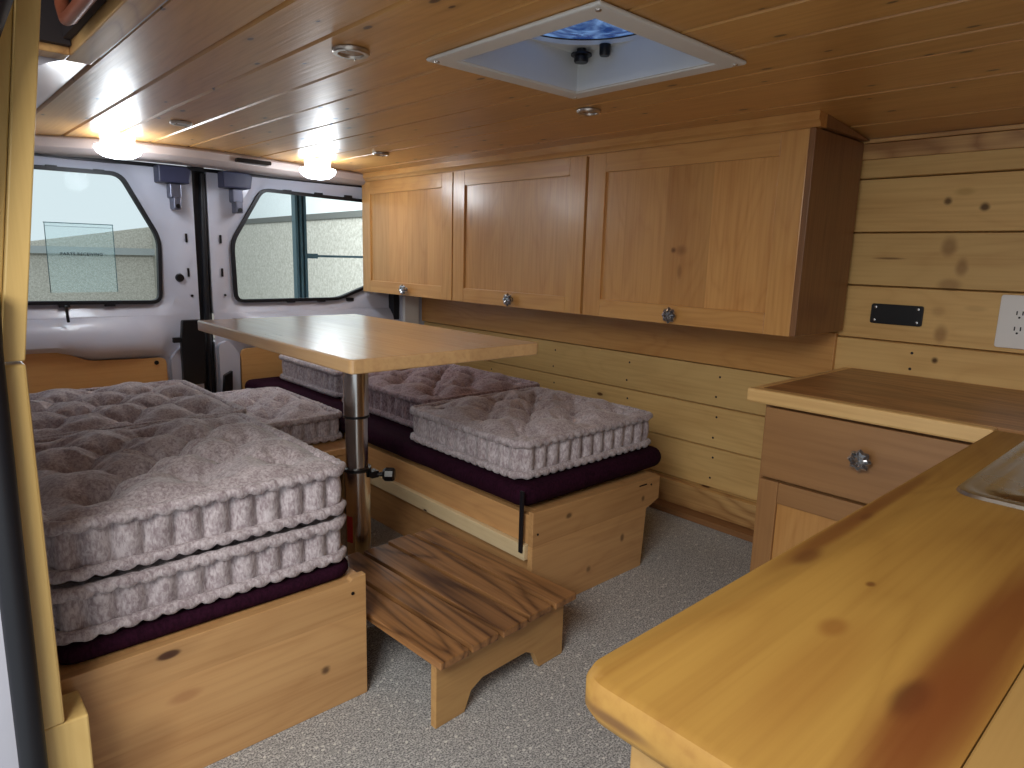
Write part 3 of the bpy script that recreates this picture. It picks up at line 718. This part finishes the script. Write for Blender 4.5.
# sink
sk=thing('sink',(1.42,.05,.55),'stainless steel drop-in sink set in the foreground worktop','sink')
def rr(x0,x1,y0,y1,r): return rounded([(x0,y0),(x1,y0),(x1,y1),(x0,y1)],r,6)
o1=rr(SX0,SX1,SY0,SY1,.045); 
def loop(x0,x1,y0,y1,r,z): return [(x,y,z) for x,y in rr(x0,x1,y0,y1,r)]
def loops_mesh(LL,cap):
    n=len(LL[0]); vs=[p for q in LL for p in q]; fs=[]
    for k in range(len(LL)-1):
        for i in range(n): fs.append((k*n+i,k*n+(i+1)%n,(k+1)*n+(i+1)%n,(k+1)*n+i))
    if cap: fs.append(tuple((len(LL)-1)*n+i for i in range(n)))
    return MB().add(vs,fs)
loops_mesh([loop(SX0,SX1,SY0,SY1,.045,.6803),loop(SX0+.003,SX1-.003,SY0+.003,SY1-.003,.043,.6850),loop(SX0+.012,SX1-.012,SY0+.012,SY1-.012,.04,.6865),
    loop(SX0+.020,SX1-.020,SY0+.020,SY1-.020,.036,.6835),loop(SX0+.034,SX1-.030,SY0+.03,SY1-.034,.03,.6820),loop(SX0+.038,SX1-.034,SY0+.034,SY1-.038,.035,.6845),
    loop(SX0+.088,SX1-.045,SY0+.045,SY1-.082,.06,.6835),loop(SX0+.094,SX1-.051,SY0+.051,SY1-.088,.06,.676)],False).build('rim',M['steel'],sk,smooth=True)
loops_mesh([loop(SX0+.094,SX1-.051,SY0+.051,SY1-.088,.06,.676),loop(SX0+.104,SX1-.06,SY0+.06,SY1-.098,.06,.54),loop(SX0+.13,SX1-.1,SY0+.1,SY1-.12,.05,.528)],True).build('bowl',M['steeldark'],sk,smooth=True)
MB().lathe([(.001,.530),(.02,.530),(.034,.533),(.036,.529)],(1.42,.04,0),'z',24).build('drain',M['chrome'],sk,smooth=True)

bc=thing('base_cabinet',(2.0,.6,0),'wooden base cabinet with a glass-knobbed drawer under the worktop by the wall','cabinet')
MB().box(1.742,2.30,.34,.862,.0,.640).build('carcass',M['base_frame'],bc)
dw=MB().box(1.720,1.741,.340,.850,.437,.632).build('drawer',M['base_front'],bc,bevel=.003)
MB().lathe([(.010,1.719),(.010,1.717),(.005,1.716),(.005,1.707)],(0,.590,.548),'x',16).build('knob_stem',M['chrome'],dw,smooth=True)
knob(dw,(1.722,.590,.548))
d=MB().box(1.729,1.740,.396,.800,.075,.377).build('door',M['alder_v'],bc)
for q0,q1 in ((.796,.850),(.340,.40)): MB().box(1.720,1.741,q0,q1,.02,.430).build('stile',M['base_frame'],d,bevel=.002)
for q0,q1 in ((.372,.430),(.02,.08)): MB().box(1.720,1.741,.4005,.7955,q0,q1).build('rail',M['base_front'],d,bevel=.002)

pc=thing('peninsula_cabinet',(1.0,.1,0),'wooden cabinet under the free end of the foreground worktop','cabinet')
cs=MB(); cs.box(.44,1.70,.275,.296,.0,.638); cs.box(.44,1.70,-.28,-.26,.0,.638); cs.box(.44,1.70,-.259,.274,.02,.04)
cs.build('carcass',M['base_frame'],pc)
ep=MB(); ep.box(.418,.439,.245,.296,0,.638); ep.box(.418,.439,-.28,-.22,0,.638); ep.box(.418,.439,-.2195,.2445,.57,.638); ep.box(.418,.439,-.2195,.2445,0,.07)
e=ep.build('end_frame',M['counter_pale'],pc,bevel=.002)
MB().box(.427,.438,-.22,.245,.065,.575).build('end_panel',M['counter_pale'],e)

# ------------------------------------------------------------------ bed boxes
bx=thing('bench_box',(1.55,2.2,0),'low wooden bench box along the plank wall under the plum mattress','bench')
MB().box(1.256,1.276,1.281,3.36,.213,.2995).build('side_board',M['box_y'],bx,bevel=.001)
MB().box(1.241,1.272,1.283,3.30,.166,.2125).build('batten',M['batten'],bx,bevel=.002)
MB().box(1.285,1.303,1.285,3.36,.0,.165).build('toe_board',M['box_y'],bx)
ed=MB(); ed.prism([(1.252,0),(1.768,0),(1.782,.20),(1.848,.222),(1.848,.3010),(1.252,.3125)],'y',1.262,1.2805)
ed.build('end_board',M['box_x'],bx,bevel=.0015)
MB().box(1.304,1.86,1.285,3.36,.27,.298).build('deck',M['box_y'],bx)
MB().box(1.72,1.74,1.285,3.36,.0,.269).build('back_board',M['box_y'],bx)
for p in ((1.272,.245),(1.28,.07),(1.80,.28)): MB().lathe([(.0035,1.2619),(.0035,1.2605),(.001,1.2603)],(p[0],0,p[1]),'y',10).build('screw',M['blackm'],bx)
MB().box(1.735,1.775,1.2605,1.2617,.285,.289).build('slot',M['blackm'],bx)

lb=thing('bed_box',(.42,1.9,0),'low wooden bed box under the stack of cushions by the sliding door','bed')
ed=MB(); ed.prism([(.108,0),(.724,0),(.724,.2995),(.69,.2975),(.685,.2915),(.108,.287)],'y',1.262,1.281)
ed.build('end_board',M['box_x'],lb,bevel=.0015)
MB().box(.704,.723,1.2815,2.62,.0,.287).build('side_board',M['box_y'],lb)
MB().box(.106,.703,1.2815,3.30,.262,.2865).build('deck',M['box_y'],lb)
MB().box(.106,.124,1.2815,3.30,.0,.2615).build('side_board',M['box_y'],lb)
for p in ((.690,.262),): MB().lathe([(.004,1.2619),(.004,1.2605),(.001,1.2603)],(p[0],0,p[1]),'y',10).build('screw',M['blackm'],lb)

pf=thing('bed_platform',(.98,2.7,0),'wooden platform bridging the aisle behind the table between the beds','platform')
MB().box(.726,1.240,2.19,3.30,.275,.298).build('deck',M['box_y'],pf,bevel=.001)
MB().box(.726,1.236,2.20,2.22,.225,.2745).build('front_rail',M['box_x'],pf)
for x in (.73,1.20): MB().box(x,x+.035,3.2,3.235,0,.2745).build('leg',M['box_x'],pf)
for x in (.726,1.203): MB().box(x,x+.033,2.225,2.26,0,.2745).build('leg',M['box_x'],pf)

# ------------------------------------------------------------------ cushions
def perim(w,d,r,step=.0065):
    # rounded rectangle sampled by arc length; returns (x,y,nx,ny,s)
    segs=[]; pts=[]
    hw,hd=w/2,d/2
    seq=[((hw,-hd+r),(hw,hd-r),0),((hw-r,hd-r),None,0),((hw-r,hd),(-hw+r,hd),1),((-hw+r,hd-r),None,1),((-hw,hd-r),(-hw,-hd+r),2),((-hw+r,-hd+r),None,2),((-hw+r,-hd),(hw-r,-hd),3),((hw-r,-hd+r),None,3)]
    s=0
    for a,b_,k in seq:
        if b_ is not None:
            L=math.hypot(b_[0]-a[0],b_[1]-a[1]); n=max(2,int(L/step)); nx,ny=math.cos(k*PI/2),math.sin(k*PI/2)
            for i in range(n): t=i/n; pts.append((a[0]+(b_[0]-a[0])*t,a[1]+(b_[1]-a[1])*t,nx,ny,s+L*t))
            s+=L
        else:
            L=r*PI/2; n=5
            for i in range(n):
                q=k*PI/2+PI/2*i/n; pts.append((a[0]+r*math.cos(q),a[1]+r*math.sin(q),math.cos(q),math.sin(q),s+L*i/n))
            s+=L
    return pts,s
def cushion(x0,x1,y0,y1,z0,h,label,mat,seed,group,rot=0,puff=1.0,hasbottomroll=True,tn=3):
    w,d=x1-x0,y1-y0; cx,cy=(x0+x1)/2,(y0+y1)/2
    t=thing('tufted_cushion',(cx,cy,z0),label,'cushion',group); t.rotation_euler=(0,0,rot)
    rnd=random.Random(seed)
    pts,Ltot=perim(w-.03,d-.03,.03)
    npleat=round(Ltot/.052); per=Ltot/npleat
    tu=[]
    for i in range(tn):
        for j in range(tn): tu.append(((-.5+(i+.5)/tn)*w+rnd.uniform(-.012,.012),(-.5+(j+.5)/tn)*d+rnd.uniform(-.012,.012),rnd.uniform(0,6.28),1))
    for i in range(tn-1):
        for j in range(tn-1): tu.append(((-.5+(i+1)/tn)*w,(-.5+(j+1)/tn)*d,rnd.uniform(0,6.28),.75))
    sg=[]
    for i,a in enumerate(tu):
        for b_ in tu[i+1:]:
            if math.hypot(a[0]-b_[0],a[1]-b_[1])<w/tn*.85: sg.append((a,b_,rnd.uniform(.5,1)))
    hw,hd=w/2,d/2
    def height(x,y):
        e=min(hw-abs(x),hd-abs(y)); e=max(0,min(1,e/.07)); e=e*e*(3-2*e)
        z=.030*puff*e
        near=min(tu,key=lambda q:(q[0]-x)**2+(q[1]-y)**2); r=math.hypot(x-near[0],y-near[1])
        z-=(.018*near[3]*math.exp(-(r/.018)**2)+.036*near[3]*math.exp(-(r/.058)**2))*(.5+.5*puff)
        th=math.atan2(y-near[1],x-near[0])
        z+=.011*(abs(math.cos(3.5*th+near[2]+2*noise.noise(Vector((x*6,y*6,seed)))))-.6)*math.exp(-(r/.08)**2)*min(1,r/.015)*e
        cr=0
        for a,b_,k in sg:
            ax,ay,bx_,by=a[0],a[1],b_[0],b_[1]; L2=(bx_-ax)**2+(by-ay)**2
            tt=max(0,min(1,((x-ax)*(bx_-ax)+(y-ay)*(by-ay))/L2))
            dd_=math.hypot(x-ax-tt*(bx_-ax),y-ay-tt*(by-ay)); cr=max(cr,k*math.exp(-abs(dd_/.013)))
        z-=.022*cr*e
        z+=.004*noise.noise(Vector((x*9+seed,y*9,1)))*e+.0012*noise.noise(Vector((x*30,y*30+seed,3)))*e
        return min(z,.004) if puff<.5 else z
    mb=MB(); n=len(pts); vs=[];fs=[]
    # side rows from bottom to top
    R=9; rows=[]
    for k in range(R+1):
        t_=k/R; z=.010+(h-.024)*t_; row=[]
        for (x,y,nx,ny,s) in pts:
            pl_=abs(math.sin(PI*s/per)); b_=(math.sin(PI*t_)**.5 if 0<t_<1 else 0)
            o=.026*b_*(pl_**.55)-.016*b_+.003*noise.noise(Vector((s*12,t_*2,seed)))*b_
            row.append((x+nx*o,y+ny*o,z))
        rows.append(row)
    # top rings to the centre
    K=34
    for k in range(0,K):
        t_=1-(k/K)**1.0; t_=1-(k+.2)/K
        row=[]
        for (x,y,nx,ny,s) in pts:
            X,Y=x*t_,y*t_; row.append((X,Y,h-.010+height(X,Y)))
        rows.append(row)
    vs=[p for r in rows for p in r]; m=len(rows)
    for k in range(m-1):
        for i in range(n): fs.append((k*n+i,k*n+(i+1)%n,(k+1)*n+(i+1)%n,(k+1)*n+i))
    c=len(vs); vs.append((0,0,h-.010+height(0,0)))
    for i in range(n): fs.append(((m-1)*n+i,(m-1)*n+(i+1)%n,c))
    c2=len(vs); vs.append((0,0,.006))
    for i in range(n): fs.append((i,c2,(i+1)%n))
    mb.add([(p[0]+cx,p[1]+cy,p[2]+z0) for p in vs],fs)
    mb.build('cover',mat,t,smooth=True).data.set_sharp_from_angle(angle=PI)
    for zz,rad in ((h-.012,.0125),(.0145,.0115)):
        pr=[];rr_=[]
        for (x,y,nx,ny,s) in pts:
            ph=s/per*1.5
            o=.009+.0022*math.sin(2*PI*ph+1)
            pr.append((x+nx*o+cx,y+ny*o+cy,z0+zz+.0022*math.cos(2*PI*ph)+.002*noise.noise(Vector((s*9,seed,zz*50))))); rr_.append(rad*(.72+.40*abs(math.sin(PI*ph))))
        MB().tube(pr,rr_,10,closed=True).build('piping',mat,t,smooth=True).data.set_sharp_from_angle(angle=PI)
    return t
G1='tufted cushions stacked on the left bed'; G2='tufted cushions on the right bench'
cushion(.135,.708,1.296,1.925,.324,.106,'mauve-grey tufted cushion at the bottom front of the left stack',M['velvet'],11,G1,puff=.1)
cushion(.140,.712,1.300,1.935,.435,.116,'large mauve-grey tufted cushion on top of the left stack nearest the camera',M['velvet'],5,G1)
cushion(.150,.722,1.945,2.545,.324,.106,'grey tufted cushion below, rear half of the left stack',M['velvet'],17,G1,puff=.1)
cushion(.150,.738,1.950,2.555,.435,.116,'mauve-grey tufted cushion on top of the left stack at the rear by the door',M['velvet'],23,G1)
cushion(1.262,1.900,1.330,1.910,.380,.120,'grey tufted cushion at the near end of the right bench',M['velvet'],31,G2)
cushion(1.366,1.96,1.945,2.585,.378,.122,'mauve tufted cushion in the middle of the right bench behind the table',M['velvet2'],37,G2)
cushion(1.392,2.03,2.630,3.27,.378,.125,'tufted cushion at the far rear end of the right bench',M['velvet'],41,G2)
cushion(.748,1.234,2.290,2.93,.301,.110,'flat grey tufted cushion on the platform in the aisle between the beds',M['velvet'],47,None)

# ------------------------------------------------------------------ plum mattresses
def pad(x0,x1,y0,y1,z0,z1,r,name,label,seed):
    pts,L=perim(x1-x0,y1-y0,.05,.02); cx,cy=(x0+x1)/2,(y0+y1)/2; rows=[]
    h=z1-z0
    for k in range(9):
        q=-PI/2+PI*k/8; ins=(1-math.cos(q))*h*.42; z=(math.sin(q)+1)/2*h
        rows.append([(x-nx*ins+.004*noise.noise(Vector((s*6,z*8,seed)))*nx,y-ny*ins,z+.002*noise.noise(Vector((s*5,seed,2)))) for (x,y,nx,ny,s) in pts])
    n=len(pts); vs=[(p[0]+cx,p[1]+cy,p[2]+z0) for r_ in rows for p in r_]; fs=[]
    for k in range(8):
        for i in range(n): fs.append((k*n+i,k*n+(i+1)%n,(k+1)*n+(i+1)%n,(k+1)*n+i))
    fs.append(tuple(range(n-1,-1,-1))); fs.append(tuple(8*n+i for i in range(n)))
    t=thing(name,(cx,cy,z0),label,'mattress')
    MB().add(vs,fs).build('cover',M['plum'],t,smooth=True)
    return t
pm=pad(1.238,1.925,1.292,3.35,.3135,.376,.03,'mattress','thin dark plum mattress on the right bench beneath the tufted cushions',3)
st=MB(); st.prism([(1.234,1.287),(1.2395,1.287),(1.2395,1.300),(1.234,1.300)],'z',.190,.372)
st.build('strap',M['black'],pm)
pad(.128,.715,1.288,2.60,.2885,.3205,.02,'mattress','thin dark plum mattress on the left bed under the cushion stack',7)

# ------------------------------------------------------------------ table
tb=thing('table',(.94,1.686,0),'wooden pedestal table with a rectangular top on a single steel pole','table')
tp=MB(); tp.prism(rounded([(.671,1.216),(1.208,1.216),(1.208,2.157),(.671,2.157)],.012,4),'z',.768,.799)
tp.build('tabletop',M['table'],tb,bevel=.004,seg=3)
PX,PY=.944,1.686
MB().lathe([(.036,.558),(.036,.752),(.07,.756),(.07,.7675)],(PX,PY,0),'z',36).build('upper_tube',M['chrome'],tb,smooth=True)
MB().lathe([(.0318,.402),(.0318,.5575)],(PX,PY,0),'z',36).build('middle_tube',M['chrome'],tb,smooth=True)
MB().lathe([(.037,.022),(.037,.392)],(PX,PY,0),'z',36).build('lower_tube',M['chrome'],tb,smooth=True)
MB().lathe([(.040,.3925),(.040,.4015)],(PX,PY,0),'z',36).build('collar',M['blackm'],tb,smooth=True)
MB().lathe([(.0372,.551),(.0372,.5575)],(PX,PY,0),'z',36).build('collar',M['blackm'],tb,smooth=True)
MB().lathe([(.09,.0015),(.09,.012),(.05,.018),(.044,.0215)],(PX,PY,0),'z',36).build('base_plate',M['chrome'],tb,smooth=True)
kn=MB(); dirx=Vector((.74,-.67,0)); c=Vector((PX,PY,.380))
kn.tube([c+dirx*.038,c+dirx*.075],.007,12)
kn.tube([c+dirx*.075,c+dirx*.083,c+dirx*.105,c+dirx*.110],[.014,.021,.021,.016],8)
kn.box(PX+.022,PX+.045,PY-.045,PY-.015,.372,.392)
kn.build('clamp_knob',M['blackm'],tb)
sx=MB().lathe([(.0374,.20),(.0374,.27)],(PX,PY,0),'z',36)
# small red sticker, a strip of the tube's left side
sx=MB(); pr=[(PX+.0376*math.cos(q),PY+.0376*math.sin(q)) for q in [PI*1.02+.08*k for k in range(8)]]
pi_=[(PX+.0371*math.cos(q),PY+.0371*math.sin(q)) for q in [PI*1.02+.08*k for k in range(7,-1,-1)]]
sx.prism(pr+pi_,'z',.18,.26); sx.build('sticker',M['red'],tb)

# ------------------------------------------------------------------ slatted step stool
SA=.054; ss=thing('slatted_stool',(.76,1.024,0),'low slatted wooden step stool on the carpet between the two beds','stool')
ss.rotation_euler=(0,0,SA)
def S(mb,name,mat,parent=ss,**k):   # local coordinates: x across, y along the slats
    mb.v=[(p[0]+.76,p[1]+1.024,p[2]) for p in mb.v]; return mb.build(name,mat,parent,**k)
sw=.445; nsl=5; gap=.013; w_=(sw-gap*(nsl-1))/nsl
for i in range(nsl):
    x=i*(w_+gap); off=[.0,.002,-.002,.003,0][i]
    S(MB().box(x,x+w_,off,.573+off*2,.160,.178),'slat',M['slat'],bevel=.002)
def endboard(y0,y1,name):
    o=[(.012,0),(.095,0),(.115,.045),(.150,.062),(.295,.062),(.325,.045),(.345,0),(.433,0),(.433,.1595),(.012,.1595)]
    S(MB().prism(o,'y',y0,y1),name,M['stool_leg'],bevel=.0015)
endboard(.030,.048,'end_board'); endboard(.520,.538,'end_board')

# ------------------------------------------------------------------ camera
cd=bpy.data.cameras.new('camera'); cam=bpy.data.objects.new('camera',cd); COL.objects.link(cam)
cd.sensor_width=36; cd.lens=673.397/1024*36; cd.clip_start=.02
R=Matrix((rt,up,-fw)).transposed().to_4x4(); cam.matrix_world=Matrix.Translation(CAMP)@R
bpy.context.scene.camera=cam

# ------------------------------------------------------------------ light
wd=bpy.data.worlds.new('world'); bpy.context.scene.world=wd; wd.use_nodes=True
bg=wd.node_tree.nodes['Background']; bg.inputs[0].default_value=(.88,.95,1.0,1); bg.inputs[1].default_value=.6
def area(loc,target,size,sizey,power,color,name):
    l=bpy.data.lights.new(name,'AREA'); l.shape='RECTANGLE'; l.size=size; l.size_y=sizey; l.energy=power; l.color=color
    o=bpy.data.objects.new(name,l); COL.objects.link(o); o.location=loc
    o.rotation_euler=(Vector(target)-Vector(loc)).to_track_quat('-Z','Y').to_euler(); return o
def point(loc,power,color,r,name):
    l=bpy.data.lights.new(name,'POINT'); l.energy=power; l.color=color; l.shadow_soft_size=r
    o=bpy.data.objects.new(name,l); COL.objects.link(o); o.location=loc; return o
area((-.8,.1,1.7),(1.0,1.5,.1),.9,.9,25,(1,.96,.90),'workshop_light')
for x,y in ((.712,3.0),(1.553,3.0)): point((x,y,1.32),1.6,(.88,.94,1),.05,'rear_lamp_glow')
area((2.2,5.2,3.4),(2.0,8.5,1.2),3,2,400,(.97,.98,1),'outdoor_fill_light')  # added fill with no lamp of its own, brightens the walls outside
sc=bpy.context.scene
sc.view_settings.view_transform='Standard'; sc.view_settings.look='None'; sc.view_settings.exposure=.58; sc.view_settings.gamma=1
